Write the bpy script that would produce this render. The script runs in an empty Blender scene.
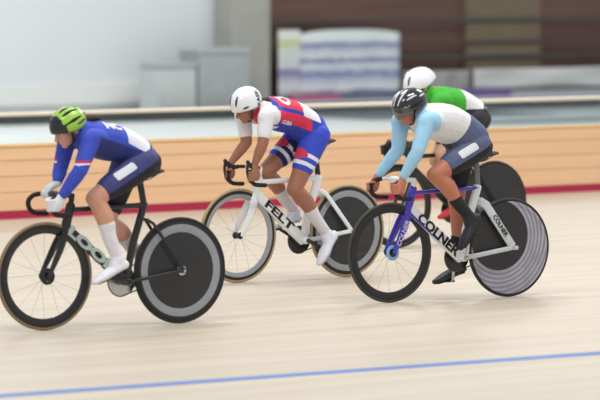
import bpy, bmesh, math, random
from mathutils import Vector, Matrix
from mathutils.bvhtree import BVHTree
random.seed(4)
sc = bpy.context.scene
COL = sc.collection
V = Vector
PI = math.pi

# ------------------------------------------------------------------ materials
def srgb(r, g, b):
    f = lambda c: (c/255/12.92) if c/255 <= .04045 else ((c/255+.055)/1.055)**2.4
    return (f(r), f(g), f(b), 1)

MATS = {}
def mat(name, rgb, rough=.5, metal=0, var=.05, scale=30, coat=0, trans=0, alpha=1, ior=1.45, stretch=(1, 1, 1), bump=0):
    if name in MATS: return MATS[name]
    m = bpy.data.materials.new(name); m.use_nodes = True
    nt = m.node_tree; b = nt.nodes['Principled BSDF']
    c = srgb(*rgb)
    b.inputs['Roughness'].default_value = rough
    b.inputs['Metallic'].default_value = metal
    b.inputs['IOR'].default_value = ior
    b.inputs['Coat Weight'].default_value = coat
    b.inputs['Transmission Weight'].default_value = trans
    b.inputs['Alpha'].default_value = alpha
    tc = nt.nodes.new('ShaderNodeTexCoord'); mp = nt.nodes.new('ShaderNodeMapping')
    mp.inputs['Scale'].default_value = stretch
    nz = nt.nodes.new('ShaderNodeTexNoise'); nz.inputs['Scale'].default_value = scale
    nz.inputs['Detail'].default_value = 3
    nt.links.new(tc.outputs['Object'], mp.inputs[0]); nt.links.new(mp.outputs[0], nz.inputs['Vector'])
    rp = nt.nodes.new('ShaderNodeValToRGB')
    rp.color_ramp.elements[0].position = .3; rp.color_ramp.elements[1].position = .7
    rp.color_ramp.elements[0].color = (c[0]*(1-var), c[1]*(1-var), c[2]*(1-var), 1)
    rp.color_ramp.elements[1].color = (min(1, c[0]*(1+var)), min(1, c[1]*(1+var)), min(1, c[2]*(1+var)), 1)
    nt.links.new(nz.outputs['Fac'], rp.inputs[0]); nt.links.new(rp.outputs[0], b.inputs['Base Color'])
    if bump:
        bp = nt.nodes.new('ShaderNodeBump'); bp.inputs['Strength'].default_value = bump; bp.inputs['Distance'].default_value = .004
        nt.links.new(nz.outputs['Fac'], bp.inputs['Height']); nt.links.new(bp.outputs[0], b.inputs['Normal'])
    MATS[name] = m
    return m

# ------------------------------------------------------------------ object helpers
def link_mesh(name, me, mats, parent=None, smooth=True):
    o = bpy.data.objects.new(name, me); COL.objects.link(o)
    if not isinstance(mats, (list, tuple)): mats = [mats]
    for m in mats: me.materials.append(m)
    if smooth:
        for p in me.polygons: p.use_smooth = True
    if parent: o.parent = parent
    return o

def obj(name, bm, mats, parent=None, smooth=True, bevel=0):
    bmesh.ops.recalc_face_normals(bm, faces=bm.faces)
    me = bpy.data.meshes.new(name); bm.to_mesh(me); bm.free()
    o = link_mesh(name, me, mats, parent, smooth)
    if bevel:
        md = o.modifiers.new('bevel', 'BEVEL'); md.width = bevel; md.segments = 2; md.limit_method = 'ANGLE'
    if smooth:
        try: me.set_sharp_from_angle(angle=math.radians(40))
        except Exception: pass
    return o

def thing(name, label, cat, loc, rot=0, group=None):
    o = bpy.data.objects.new(name, None); COL.objects.link(o)
    o.location = loc; o.rotation_euler = (0, 0, rot); o.empty_display_size = .1
    o['label'] = label; o['category'] = cat
    if group: o['group'] = group
    return o

def tag(o, label, cat, group=None):
    o['label'] = label; o['category'] = cat
    if group: o['group'] = group
    return o

def struct(o):
    o['kind'] = 'structure'; return o

def box(bm, x0, x1, y0, y1, z0, z1, M=None):
    vs = [V((x, y, z)) for x in (x0, x1) for y in (y0, y1) for z in (z0, z1)]
    if M is not None: vs = [M @ v for v in vs]
    v = [bm.verts.new(p) for p in vs]
    for f in ((0, 1, 3, 2), (4, 6, 7, 5), (0, 4, 5, 1), (2, 3, 7, 6), (0, 2, 6, 4), (1, 5, 7, 3)):
        bm.faces.new([v[i] for i in f])

def catmull(P, sub):
    out = []
    n = len(P)
    for i in range(n-1):
        p0 = P[max(i-1, 0)]; p1 = P[i]; p2 = P[i+1]; p3 = P[min(i+2, n-1)]
        for k in range(sub):
            t = k/sub
            out.append([.5*((2*b)+(-a+c)*t+(2*a-5*b+4*c-d)*t*t+(-a+3*b-3*c+d)*t**3) for a, b, c, d in zip(p0, p1, p2, p3)])
    out.append(list(P[-1]))
    return out

def tube(bm, pts, r, side=(0, 1, 0), n=14, sub=5, power=2.0, cap=True, smooth=True):
    """closed tapering tube; pts: 3-D points; r: list of radius or (a,b); a along side axis, b across it"""
    rows = []
    if not isinstance(r, (list, tuple)) or (isinstance(r, tuple)): r = [r]*len(pts)
    for p, q in zip(pts, r):
        a, b = q if isinstance(q, (tuple, list)) else (q, q)
        rows.append([*p, a, b])
    if smooth and len(rows) > 2: rows = catmull(rows, sub)
    side = V(side)
    P = [V(q[:3]) for q in rows]
    T = []
    for i in range(len(P)):
        a = P[max(i-1, 0)]; b = P[min(i+1, len(P)-1)]
        T.append((b-a).normalized())
    rings = []
    def ring(c, t, a, b):
        s = (side-t*side.dot(t))
        s = s.normalized() if s.length > 1e-4 else t.orthogonal().normalized()
        w = t.cross(s)
        vs = []
        for k in range(n):
            an = 2*PI*k/n
            cx, cy = math.cos(an), math.sin(an)
            cx = math.copysign(abs(cx)**(2/power), cx); cy = math.copysign(abs(cy)**(2/power), cy)
            vs.append(bm.verts.new(c+s*(a*cx)+w*(b*cy)))
        return vs
    def add_cap(i, sgn):
        a, b = rows[i][3], rows[i][4]; m = min(a, b)
        res = []
        for ang in (30, 55, 75):
            q = math.radians(ang)
            res.append((P[i]+T[i]*sgn*m*math.sin(q), T[i], a*math.cos(q), b*math.cos(q)))
        return res
    seq = []
    if cap:
        for c in reversed(add_cap(0, -1)): seq.append(c)
    for i in range(len(P)): seq.append((P[i], T[i], rows[i][3], rows[i][4]))
    if cap:
        for c in add_cap(len(P)-1, 1): seq.append(c)
    for c in seq: rings.append(ring(*c))
    for A, B in zip(rings, rings[1:]):
        for k in range(n):
            bm.faces.new((A[k], A[(k+1) % n], B[(k+1) % n], B[k]))
    bm.faces.new(rings[0][::-1]); bm.faces.new(rings[-1])

def ell(bm, c, r, M=None, seg=16, rings=10):
    """ellipsoid; M optional 3x3 orientation"""
    mm = Matrix.Translation(V(c))
    if M is not None: mm = mm @ M.to_4x4()
    mm = mm @ Matrix.Diagonal((r[0], r[1], r[2], 1))
    bmesh.ops.create_uvsphere(bm, u_segments=seg, v_segments=rings, radius=1, matrix=mm)

def lathe(bm, prof, axis='Y', n=64, c=(0, 0, 0), closed=True):
    """revolve (radius, along-axis) profile round the axis through c"""
    c = V(c); rings = []
    for k in range(n):
        a = 2*PI*k/n; ring = []
        for r, h in prof:
            p = V((r*math.cos(a), h, r*math.sin(a))) if axis == 'Y' else (V((r*math.cos(a), r*math.sin(a), h)) if axis == 'Z' else V((h, r*math.cos(a), r*math.sin(a))))
            ring.append(bm.verts.new(c+p))
        rings.append(ring)
    m = len(prof)
    for k in range(n):
        A, B = rings[k], rings[(k+1) % n]
        for j in range(m if closed else m-1):
            q = (A[j], A[(j+1) % m], B[(j+1) % m], B[j])
            bm.faces.new(q)

def fuse(name, bm, mats, voxel=.006, sm=3, parent=None, rule=None, fac=.5):
    """union of overlapping closed shells into one continuous surface"""
    bmesh.ops.recalc_face_normals(bm, faces=bm.faces)
    me = bpy.data.meshes.new('tmp'); bm.to_mesh(me); bm.free()
    t = bpy.data.objects.new('tmp', me); COL.objects.link(t)
    r = t.modifiers.new('r', 'REMESH'); r.mode = 'VOXEL'; r.voxel_size = voxel; r.adaptivity = 0
    s = t.modifiers.new('s', 'SMOOTH'); s.factor = fac; s.iterations = sm
    dg = bpy.context.evaluated_depsgraph_get(); dg.update()
    out = bpy.data.meshes.new_from_object(t.evaluated_get(dg))
    bpy.data.objects.remove(t); bpy.data.meshes.remove(me)
    out.name = name
    o = link_mesh(name, out, mats, parent)
    if rule:
        for p in out.polygons: p.material_index = rule(p.center)
    return o

def text_mesh(s, size, bold=.0, ext=.0):
    cu = bpy.data.curves.new('t', 'FONT'); cu.body = s; cu.size = size; cu.offset = bold
    cu.align_x = 'CENTER'; cu.align_y = 'CENTER'; cu.extrude = ext; cu.resolution_u = 3
    t = bpy.data.objects.new('t', cu); COL.objects.link(t)
    dg = bpy.context.evaluated_depsgraph_get(); dg.update()
    me = bpy.data.meshes.new_from_object(t.evaluated_get(dg))
    bpy.data.objects.remove(t); bpy.data.curves.remove(cu)
    return me

def text_on(name, s, size, m, parent, origin, right, up, bold=.0, ext=.0006, sx=1):
    """lettering on a flat side: origin = centre, right/up = reading axes, in the parent's space"""
    me = text_mesh(s, size, bold, ext)
    R = V(right).normalized(); U = V(up); U = (U-R*U.dot(R)).normalized(); N = R.cross(U)
    for v in me.vertices:
        v.co = V(origin)+R*(v.co.x*sx)+U*v.co.y+N*v.co.z
    return link_mesh(name, me, m, parent, smooth=False)

def print_on(name, me, target, m, parent, origin, right, up, off=.003, maxd=.4):
    """print a flat design onto a curved garment: every vertex is dropped on the cloth"""
    bm = bmesh.new(); bm.from_mesh(me)
    bmesh.ops.triangulate(bm, faces=bm.faces)
    for _ in range(5):
        es = [e for e in bm.edges if e.calc_length() > .009]
        if not es: break
        bmesh.ops.subdivide_edges(bm, edges=es, cuts=1)
        bmesh.ops.triangulate(bm, faces=[f for f in bm.faces if len(f.verts) > 3])
    tb = bmesh.new(); tb.from_mesh(target.data); bvh = BVHTree.FromBMesh(tb)
    R = V(right).normalized(); U = V(up); U = (U-R*U.dot(R)).normalized(); N = R.cross(U)
    for v in list(bm.verts):
        p = V(origin)+R*v.co.x+U*v.co.y+N*.25
        h = bvh.ray_cast(p, -N, maxd)
        if h[0] is None: bm.verts.remove(v)
        else: v.co = h[0]+N*off
    tb.free()
    m2 = bpy.data.meshes.new(name); bm.to_mesh(m2); bm.free()
    return link_mesh(name, m2, m, parent, smooth=False)

def rect_mesh(w, h, rnd=.25):
    bm = bmesh.new(); pts = []
    r = min(w, h)*rnd
    for cx, cy, a0 in ((w/2-r, h/2-r, 0), (-w/2+r, h/2-r, 90), (-w/2+r, -h/2+r, 180), (w/2-r, -h/2+r, 270)):
        for k in range(4):
            a = math.radians(a0+k*30); pts.append(bm.verts.new((cx+r*math.cos(a), cy+r*math.sin(a), 0)))
    bm.faces.new(pts)
    bmesh.ops.triangulate(bm, faces=bm.faces)
    me = bpy.data.meshes.new('r'); bm.to_mesh(me); bm.free(); return me

# ------------------------------------------------------------------ camera (long lens from the infield)
H = 2.25; PITCH = math.atan(237/4400)
cam_d = bpy.data.cameras.new('camera'); cam = bpy.data.objects.new('camera', cam_d); COL.objects.link(cam)
cam.location = (0, 0, H); cam.rotation_euler = (PI/2-PITCH, 0, 0)
cam_d.sensor_width = 36; cam_d.lens = 4400/600*36; cam_d.clip_end = 400
cam_d.dof.use_dof = True; cam_d.dof.focus_distance = 29.9; cam_d.dof.aperture_fstop = 2.8
sc.camera = cam

# ------------------------------------------------------------------ setting
m_floor = mat('track_wood', (203, 191, 173), rough=.42, var=.10, scale=1.0, stretch=(.28, 5.5, 1), bump=0)
nt = m_floor.node_tree; b = nt.nodes['Principled BSDF']
tc = nt.nodes.new('ShaderNodeTexCoord'); mp = nt.nodes.new('ShaderNodeMapping'); mp.inputs['Scale'].default_value = (.5, 24, 1)
nz = nt.nodes.new('ShaderNodeTexNoise'); nz.inputs['Scale'].default_value = 1; nz.inputs['Detail'].default_value = 6
rp = nt.nodes.new('ShaderNodeValToRGB'); rp.color_ramp.elements[0].position = .35; rp.color_ramp.elements[1].position = .65
rp.color_ramp.elements[0].color = (.93, .91, .88, 1); rp.color_ramp.elements[1].color = (1, 1, 1, 1)
mx = nt.nodes.new('ShaderNodeMix'); mx.data_type = 'RGBA'; mx.blend_type = 'MULTIPLY'; mx.inputs[0].default_value = 1
old = [l for l in nt.links if l.to_socket == b.inputs['Base Color']][0].from_socket
nt.links.new(tc.outputs['Object'], mp.inputs[0]); nt.links.new(mp.outputs[0], nz.inputs['Vector']); nt.links.new(nz.outputs['Fac'], rp.inputs[0])
nt.links.new(old, mx.inputs[6]); nt.links.new(rp.outputs[0], mx.inputs[7]); nt.links.new(mx.outputs[2], b.inputs['Base Color'])

# straight of the track: wall foot runs from WA to WB
WA = V((-2.63, 38.55, 0)); WB = V((2.97, 43.45, 0))
wd = (WB-WA).normalized(); wang = math.atan2(wd.y, wd.x); wn = V((-wd.y, wd.x, 0))    # wn: away from camera
WM = Matrix.Translation((WA+WB)/2) @ Matrix.Rotation(wang, 4, 'Z')

def placed(o, M):
    o.matrix_world = M; return o
bm = bmesh.new(); box(bm, -30, 34, -36, 0.02, -.08, 0)
struct(placed(obj('floor', bm, m_floor, smooth=False), WM))
m_outer = mat('outer_floor', (220, 220, 219), rough=.6, var=.05, scale=.6, stretch=(.3, 4, 1))
m_outg = mat('outer_floor_grey', (196, 205, 208), rough=.6, var=.16, scale=.8, stretch=(.2, 3, 1))
# blue painted line
BA = V((-1.555, 22.81, 0)); BB = V((1.726, 25.32, 0)); bd = (BB-BA).normalized()
BM = Matrix.Translation((BA+BB)/2) @ Matrix.Rotation(math.atan2(bd.y, bd.x), 4, 'Z')
bm = bmesh.new(); box(bm, -14, 14, -.075, .075, .0003, .0016)
struct(placed(obj('trim_1', bm, mat('blue_line_paint', (84, 122, 190), rough=.5, var=.12, scale=2, stretch=(.5, 6, 1)), smooth=False), BM))

# back wall of boards
m_board = mat('board_wood', (232, 190, 150), rough=.45, var=.05, scale=1.2, stretch=(.3, 6, 14))
bm = bmesh.new()
for z0, z1 in ((.074, .232), (.236, .372), (.376, .512), (.516, .636)): box(bm, -30, 34, .0, .022, z0, z1)
wall = struct(placed(obj('wall_back', bm, m_board, smooth=False, bevel=.002), WM))
bm = bmesh.new(); box(bm, -30, 34, .0225, .05, .0, .637)
struct(placed(obj('trim_2', bm, mat('board_backing', (150, 110, 76), rough=.7), smooth=False), WM))
bm = bmesh.new(); box(bm, -30, 34, -.012, .07, .637, .66)
struct(placed(obj('trim_3', bm, mat('board_cap', (240, 202, 140), rough=.4, var=.04), smooth=False, bevel=.003), WM))
bm = bmesh.new(); box(bm, -30, 34, -.006, .0, .0, .07)
struct(placed(obj('baseboard_back', bm, mat('red_band', (172, 30, 70), rough=.5, var=.05), smooth=False), WM))
# clear screen and rail
bm = bmesh.new(); box(bm, -30, 34, .024, .032, .66, .905)
m_glass = mat('clear_screen', (236, 244, 244), rough=.02, trans=1, var=0, ior=1.3)
struct(placed(obj('window_1', bm, m_glass, smooth=False), WM))
bm = bmesh.new()
tube(bm, [(-30, .028, .92), (34, .028, .92)], .021, n=16, smooth=False)
rail = placed(obj('handrail', bm, mat('cream_metal', (226, 218, 202), rough=.3, var=.03)), WM)
rail['kind'] = 'structure'

# ------------------------------------------------------------------ what stands beyond the wall
GA = math.radians(39)
GM = Matrix.Translation((0, 66, 0)) @ Matrix.Rotation(GA, 4, 'Z')      # x along the stand, y away
def S(u): return 66*(u-300)/(3419-.63*(u-300))
def Z(u, v):
    d = 66+.63*S(u); return H-(v+37)/4400*d
def bg(name, u0, u1, z0, z1, y0, y1, m, bevel=0):
    bm = bmesh.new(); box(bm, S(u0), S(u1), y0, y1, z0, z1)
    return placed(obj(name, bm, m, smooth=False, bevel=bevel), GM)
bm = bmesh.new(); box(bm, -40, S(240), -24, .3, -.1, -.005)
struct(placed(obj('floor_outer', bm, m_outer, smooth=False), GM))
bm = bmesh.new(); box(bm, S(240), 40, -28, .3, -.1, -.005)
struct(placed(obj('floor_outer', bm, m_outg, smooth=False), GM))
struct(bg('wall_left', -900, 216, .0, 7, .0, .3, mat('pale_wall', (214, 220, 222), rough=.7, var=.02, scale=.5)))
struct(bg('trim_4', -900, 212, .22, .50, -.10, -.002, mat('pale_kick_panel', (222, 226, 224), rough=.6, var=.02)))
struct(bg('baseboard_left', -900, 238, -.005, .155, -1.25, -1.13, mat('dark_kerb', (52, 58, 60), rough=.6)))
struct(bg('wall_right', 252, 1400, .0, 7, .0, .3, mat('brown_cladding', (106, 78, 68), rough=.6, var=.22, scale=1.2, stretch=(.25, 1, 7))))

p = thing('concrete_pillar', 'grey concrete pillar between the pale wall and the brown stand', 'pillar', GM @ V((S(233), -.3, 0)), GA)
bm = bmesh.new(); box(bm, -.36, .36, -.15, .28, 0, 6.9); obj('shaft', bm, mat('concrete', (160, 161, 154), rough=.8, var=.06, scale=3), p, False, .03)
bm = bmesh.new(); box(bm, -.42, .42, -.19, .28, 0, .22); obj('plinth', bm, mat('concrete_dark', (140, 142, 138), rough=.8), p, False, .02)

# equipment case
def case(name, label, u0, u1, z1, m, dep, rails):
    x0, x1 = S(u0), S(u1); w = (x1-x0)/2
    t = thing(name, label, 'equipment case', GM @ V(((x0+x1)/2, -.75, 0)), GA)
    bm = bmesh.new(); box(bm, -w, w, -dep/2, dep/2, .12, z1-.09); obj('body', bm, m, t, False, .02)
    bm = bmesh.new(); box(bm, -w*1.03, w*1.03, -dep/2-.01, dep/2+.01, z1-.085, z1); obj('lid', bm, mat('case_lid', (166, 172, 173), rough=.5), t, False, .015)
    for sx in (-1, 1):
        for sy in (-1, 1):
            bm = bmesh.new(); lathe(bm, [(.0, -.02), (.055, -.02), (.06, 0), (.055, .02), (.0, .02)], 'X', 20, (sx*w*.8, sy*dep*.38, .06), closed=False)
            obj('caster', bm, mat('caster_rubber', (50, 52, 54), rough=.7), t)
    for k in range(rails):
        z = .25+k*(z1-.4)/max(1, rails-1) if rails > 1 else z1/2
        bm = bmesh.new(); box(bm, -w*.96, w*.96, -dep/2-.02, -dep/2+.002, z-.012, z+.012); obj('edge_strip', bm, mat('case_strip', (160, 166, 168), rough=.4, metal=.5), t, False)
    return t
case('equipment_case', 'tall grey wheeled equipment case by the pale wall', 158, 208, 1.02, mat('case_grey', (158, 165, 166), rough=.6, var=.06, scale=4), .5, 0)
case('equipment_case', 'lighter low grey case at the left of the tall one', 118, 156, .82, mat('case_pale', (186, 194, 193), rough=.6, var=.05, scale=4), .45, 0)

# brown stand: rails and pilaster
for k, (v, r) in enumerate(((20, .03), (42, .026), (57, .032))):
    z = Z(425, v)
    bm = bmesh.new(); tube(bm, [(S(253), -.12, z), (S(1000), -.12, z)], r, n=10, smooth=False)
    for uu in (300, 440, 580, 720): tube(bm, [(S(uu), -.12, z), (S(uu), .02, z)], r*.7, n=8, smooth=False)
    o = placed(obj('stand_rail', bm, mat('stand_rail_grey', (92, 90, 90), rough=.4, metal=.4)), GM)
    tag(o, ('highest of the three grey rails on the brown stand', 'middle one of the three grey rails on the brown stand', 'lowest of the three grey rails on the brown stand')[k], 'rail', 'grey rails on the brown stand')
struct(bg('trim_5', 462, 536, .0, 6.5, -.10, -.001, mat('olive_pilaster', (118, 104, 84), rough=.7, var=.08, scale=2, stretch=(1, 1, 5))))

# hung banners
def stripe_mat(name, stops, ax=1.0, amount=.05):
    m = bpy.data.materials.new(name); m.use_nodes = True; nt = m.node_tree; b = nt.nodes['Principled BSDF']; b.inputs['Roughness'].default_value = .6
    tc = nt.nodes.new('ShaderNodeTexCoord'); sp = nt.nodes.new('ShaderNodeSeparateXYZ'); nt.links.new(tc.outputs['Generated'], sp.inputs[0])
    nz = nt.nodes.new('ShaderNodeTexNoise'); nz.inputs['Scale'].default_value = 2.2; mp = nt.nodes.new('ShaderNodeMapping'); mp.inputs['Scale'].default_value = (1, 1, 3)
    nt.links.new(tc.outputs['Generated'], mp.inputs[0]); nt.links.new(mp.outputs[0], nz.inputs['Vector'])
    ma = nt.nodes.new('ShaderNodeMath'); ma.operation = 'MULTIPLY_ADD'; ma.inputs[1].default_value = amount; nt.links.new(nz.outputs['Fac'], ma.inputs[0]); nt.links.new(sp.outputs['Z'], ma.inputs[2])
    sb = nt.nodes.new('ShaderNodeMath'); sb.operation = 'SUBTRACT'; sb.inputs[1].default_value = amount/2; nt.links.new(ma.outputs[0], sb.inputs[0])
    rp = nt.nodes.new('ShaderNodeValToRGB'); rp.color_ramp.interpolation = 'EASE'
    el = rp.color_ramp.elements
    while len(el) < len(stops): el.new(.5)
    for e, (p_, c) in zip(el, stops): e.position = p_; e.color = srgb(*c)
    nt.links.new(sb.outputs[0], rp.inputs[0])
    nt.links.new(rp.outputs[0], b.inputs['Base Color'])
    return m
def banner(label, u0, u1, z0, z1, y, m, bulge=.03, n=24, edge=0):
    bm = bmesh.new(); x0, x1 = S(u0), S(u1)
    g = []
    for i in range(n+1):
        row = []
        for j in range(7):
            t = i/n; s = j/6
            zz = z0+(z1-z0)*s-(edge*abs(2*t-1)**3 if s > .9 else 0)
            row.append(bm.verts.new((x0+(x1-x0)*t, y+bulge*math.sin(t*19)*math.sin(PI*s), zz)))
        g.append(row)
    for i in range(n):
        for j in range(6): bm.faces.new((g[i][j], g[i+1][j], g[i+1][j+1], g[i][j+1]))
    o = placed(obj('banner', bm, m), GM)
    so = o.modifiers.new('s', 'SOLIDIFY'); so.thickness = .008
    return tag(o, label, 'banner')
W_, B_, L_ = (214, 220, 222), (112, 120, 168), (178, 185, 204)
mb1 = stripe_mat('white_blue_banner', [(0, L_), (.10, (120, 126, 160)), (.17, W_), (.30, L_), (.36, B_), (.42, L_), (.50, W_), (.55, B_), (.63, W_), (.74, L_), (.79, B_), (.84, W_), (1, (196, 206, 206))], amount=.10)
banner('white banner with blue stripes hung on the brown stand', 283, 382, .20, Z(330, 29), -.42, mb1, bulge=.015, edge=.06)
mb2 = stripe_mat('pale_banner', [(0, (170, 170, 180)), (.2, (205, 208, 214)), (.42, (130, 126, 160)), (.48, (200, 205, 210)), (.7, (205, 212, 208)), (.82, (196, 200, 150)), (.9, (206, 212, 208)), (1, (196, 204, 204))], amount=.06)
banner('pale banner with a faint yellow band beside the grey pillar', 261, 282.7, .20, Z(270, 29.5), -.42, mb2, bulge=.015)
banner('long white banner below the brown stand at the right', 456, 760, Z(530, 86), Z(530, 67), -.42, mat('white_banner_cloth', (206, 208, 206), rough=.6, var=.06, scale=1.5), bulge=.04, n=60)
banner('short grey banner between the striped one and the long white one', 386, 452, Z(420, 97), Z(420, 70), -.42, mat('grey_banner_cloth', (158, 155, 156), rough=.6, var=.08, scale=2))
struct(bg('trim_6', 254, 1400, .02, .19, -.5, -.41, mat('lower_grey_panel', (122, 128, 132), rough=.6, var=.15, scale=1, stretch=(.3, 1, 8))))
struct(bg('trim_7', 456, 1400, .20, Z(530, 88.5), -.5, -.43, mat('lavender_panel', (168, 170, 182), rough=.6, var=.08, scale=1, stretch=(.3, 1, 6))))
struct(bg('trim_8', 254, 1400, .165, .20, -.56, -.501, mat('white_ledge', (208, 212, 214), rough=.6, var=.04)))
struct(bg('trim_9', 254, 1400, .0, .08, -.56, -.501, mat('dark_ledge', (78, 82, 86), rough=.6, var=.04)))
struct(bg('trim_10', 254, 440, -.004, .004, -2.7, -1.0, mat('dark_floor_mat', (104, 112, 116), rough=.7, var=.06)))
struct(bg('trim_11', 254, 1400, -.004, .02, -5.0, -4.7, mat('dark_floor_strip', (70, 76, 80), rough=.7)))
o = bg('folded_cloth', 270, 318, .20, .29, -.56, -.44, mat('magenta_cloth', (176, 96, 130), rough=.8, var=.1), .02)
tag(o, 'magenta folded cloth on the ledge under the striped banner', 'cloth')
o = bg('folded_cloth', 438, 488, .20, Z(460, 88), -.56, -.50, mat('purple_cloth', (112, 92, 150), rough=.8, var=.1), .02)
o.location = o.location
tag(o, 'purple folded cloth on the ledge right of the short grey banner', 'cloth')

# ------------------------------------------------------------------ shared bike materials
m_black = mat('bike_black', (30, 30, 32), rough=.35, coat=.3, var=.05)
m_matte = mat('matte_black', (38, 38, 40), rough=.6, var=.08)
m_tyre = mat('tyre_black', (40, 39, 38), rough=.7, var=.1)
m_tan = mat('tyre_tan', (170, 150, 112), rough=.7, var=.08)
m_tanA = mat('tyre_brown', (138, 118, 94), rough=.7, var=.08)
m_olive = mat('tyre_olive', (66, 64, 58), rough=.7, var=.08)
m_silver = mat('silver', (190, 192, 196), rough=.25, metal=.9, var=.03)
m_spoke = mat('spoke_steel', (120, 122, 124), rough=.3, metal=.8, var=.03)
m_white = mat('gloss_white', (232, 234, 238), rough=.3, coat=.4, var=.02)
m_blue = mat('gloss_blue', (66, 52, 178), rough=.3, coat=.4, var=.05)
m_rimgrey = mat('rim_grey', (150, 153, 160), rough=.4, var=.05)
m_disc = mat('disc_carbon', (40, 41, 44), rough=.45, coat=.2, var=.08)
m_chain = mat('chain_steel', (88, 86, 84), rough=.4, metal=.8)
m_tape = mat('bar_tape', (34, 34, 36), rough=.75, var=.1)
m_letter = mat('letter_black', (26, 26, 30), rough=.4, var=.02)
m_mint = mat('letter_mint', (196, 214, 206), rough=.4, var=.04)
m_lav = mat('letter_lavender', (196, 190, 226), rough=.4, var=.04)

# swirl printed disc
def swirl():
    m = bpy.data.materials.new('swirl_disc'); m.use_nodes = True; nt = m.node_tree; b = nt.nodes['Principled BSDF']; b.inputs['Roughness'].default_value = .4
    N = nt.nodes.new; L = nt.links.new
    tc = N('ShaderNodeTexCoord'); sp = N('ShaderNodeSeparateXYZ'); L(tc.outputs['Object'], sp.inputs[0])
    def mt(op, a, b_=None, c=None):
        n = N('ShaderNodeMath'); n.operation = op
        for i, q in enumerate((a, b_, c)):
            if q is None: continue
            if isinstance(q, (int, float)): n.inputs[i].default_value = q
            else: L(q, n.inputs[i])
        return n.outputs[0]
    X, Zc = sp.outputs['X'], sp.outputs['Z']
    # black field: a disc printed off-centre towards the front and top
    dx = mt('SUBTRACT', X, .088); dz = mt('SUBTRACT', Zc, .085)
    d = mt('SQRT', mt('ADD', mt('MULTIPLY', dx, dx), mt('MULTIPLY', dz, dz)))
    mask = mt('GREATER_THAN', d, .235)
    ring = mt('SINE', mt('MULTIPLY', d, 210))
    nz = N('ShaderNodeTexNoise'); nz.inputs['Scale'].default_value = 9; L(tc.outputs['Object'], nz.inputs['Vector'])
    rg = mt('MULTIPLY', mt('ADD', mt('MULTIPLY', ring, .5), .5), nz.outputs['Fac'])
    rp = N('ShaderNodeValToRGB'); e = rp.color_ramp.elements
    e[0].color = srgb(128, 127, 138); e[1].color = srgb(176, 174, 190); e[0].position = .0; e[1].position = .6
    L(rg, rp.inputs[0])
    mx = N('ShaderNodeMix'); mx.data_type = 'RGBA'; L(mask, mx.inputs[0])
    mx.inputs[6].default_value = srgb(38, 38, 41); L(rp.outputs[0], mx.inputs[7]); L(mx.outputs[2], b.inputs['Base Color'])
    return m
m_swirl = swirl()

# ------------------------------------------------------------------ track bike
WR = .334; FX = .485; RX = -.485; BX, BZ = -.09, .28
def wheel_front(t, rim_m, tyre_m, hub_m, rin, cap_m=None, wall_m=None):
    bm = bmesh.new()
    lathe(bm, [(rin, -.005), (rin, .005), (rin+.014, .0115), (.2935, .0125), (.3125, .011), (.3125, -.011), (.2935, -.0125), (rin+.014, -.0115)], 'Y', 96)
    w = obj('front_wheel', bm, [rim_m, m_matte], t); w.location = (FX, 0, WR)
    for p in w.data.polygons:
        if math.hypot(p.center.x, p.center.z) > .2935: p.material_index = 1
    bm = bmesh.new()
    lathe(bm, [(.3222+.0112*math.cos(a), .0112*math.sin(a)) for a in [2*PI*k/12 for k in range(12)]], 'Y', 96)
    ty = obj('tyre', bm, [tyre_m, wall_m or tyre_m], w)
    if wall_m:
        for p in ty.data.polygons:
            c = p.center; r = math.hypot(c.x, c.z)
            if r < .3285: p.material_index = 1
    bm = bmesh.new()
    for k in range(16):
        a = 2*PI*k/16; s = 1 if k % 2 else -1; a2 = a+(.5 if k % 4 < 2 else -.5)
        tube(bm, [(.02*math.cos(a2), s*.03, .02*math.sin(a2)), ((rin+.004)*math.cos(a), 0, (rin+.004)*math.sin(a))], .0008, n=5, smooth=False, cap=False)
    obj('spokes', bm, m_spoke, w)
    bm = bmesh.new()
    lathe(bm, [(.0, -.052), (.009, -.052), (.010, -.034), (.024, -.032), (.024, -.024), (.014, -.018), (.014, .018), (.024, .024), (.024, .032), (.010, .034), (.009, .052), (.0, .052)], 'Y', 32, closed=False)
    hb = obj('hub', bm, hub_m, w)
    if cap_m:
        bm = bmesh.new(); lathe(bm, [(.030, .033), (.030, .040), (.047, .040), (.052, .036), (.047, .033)], 'Y', 40); hr_ = obj('hub_ring', bm, cap_m, w)
        if cap_m is not m_matte: hr_['label'] = 'pale blue ring on the hub'
        bm = bmesh.new(); lathe(bm, [(.0, .036), (.029, .036), (.029, .030), (.0, .030)], 'Y', 40, closed=False); obj('hub_cap', bm, m_black, w)
    return w

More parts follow.
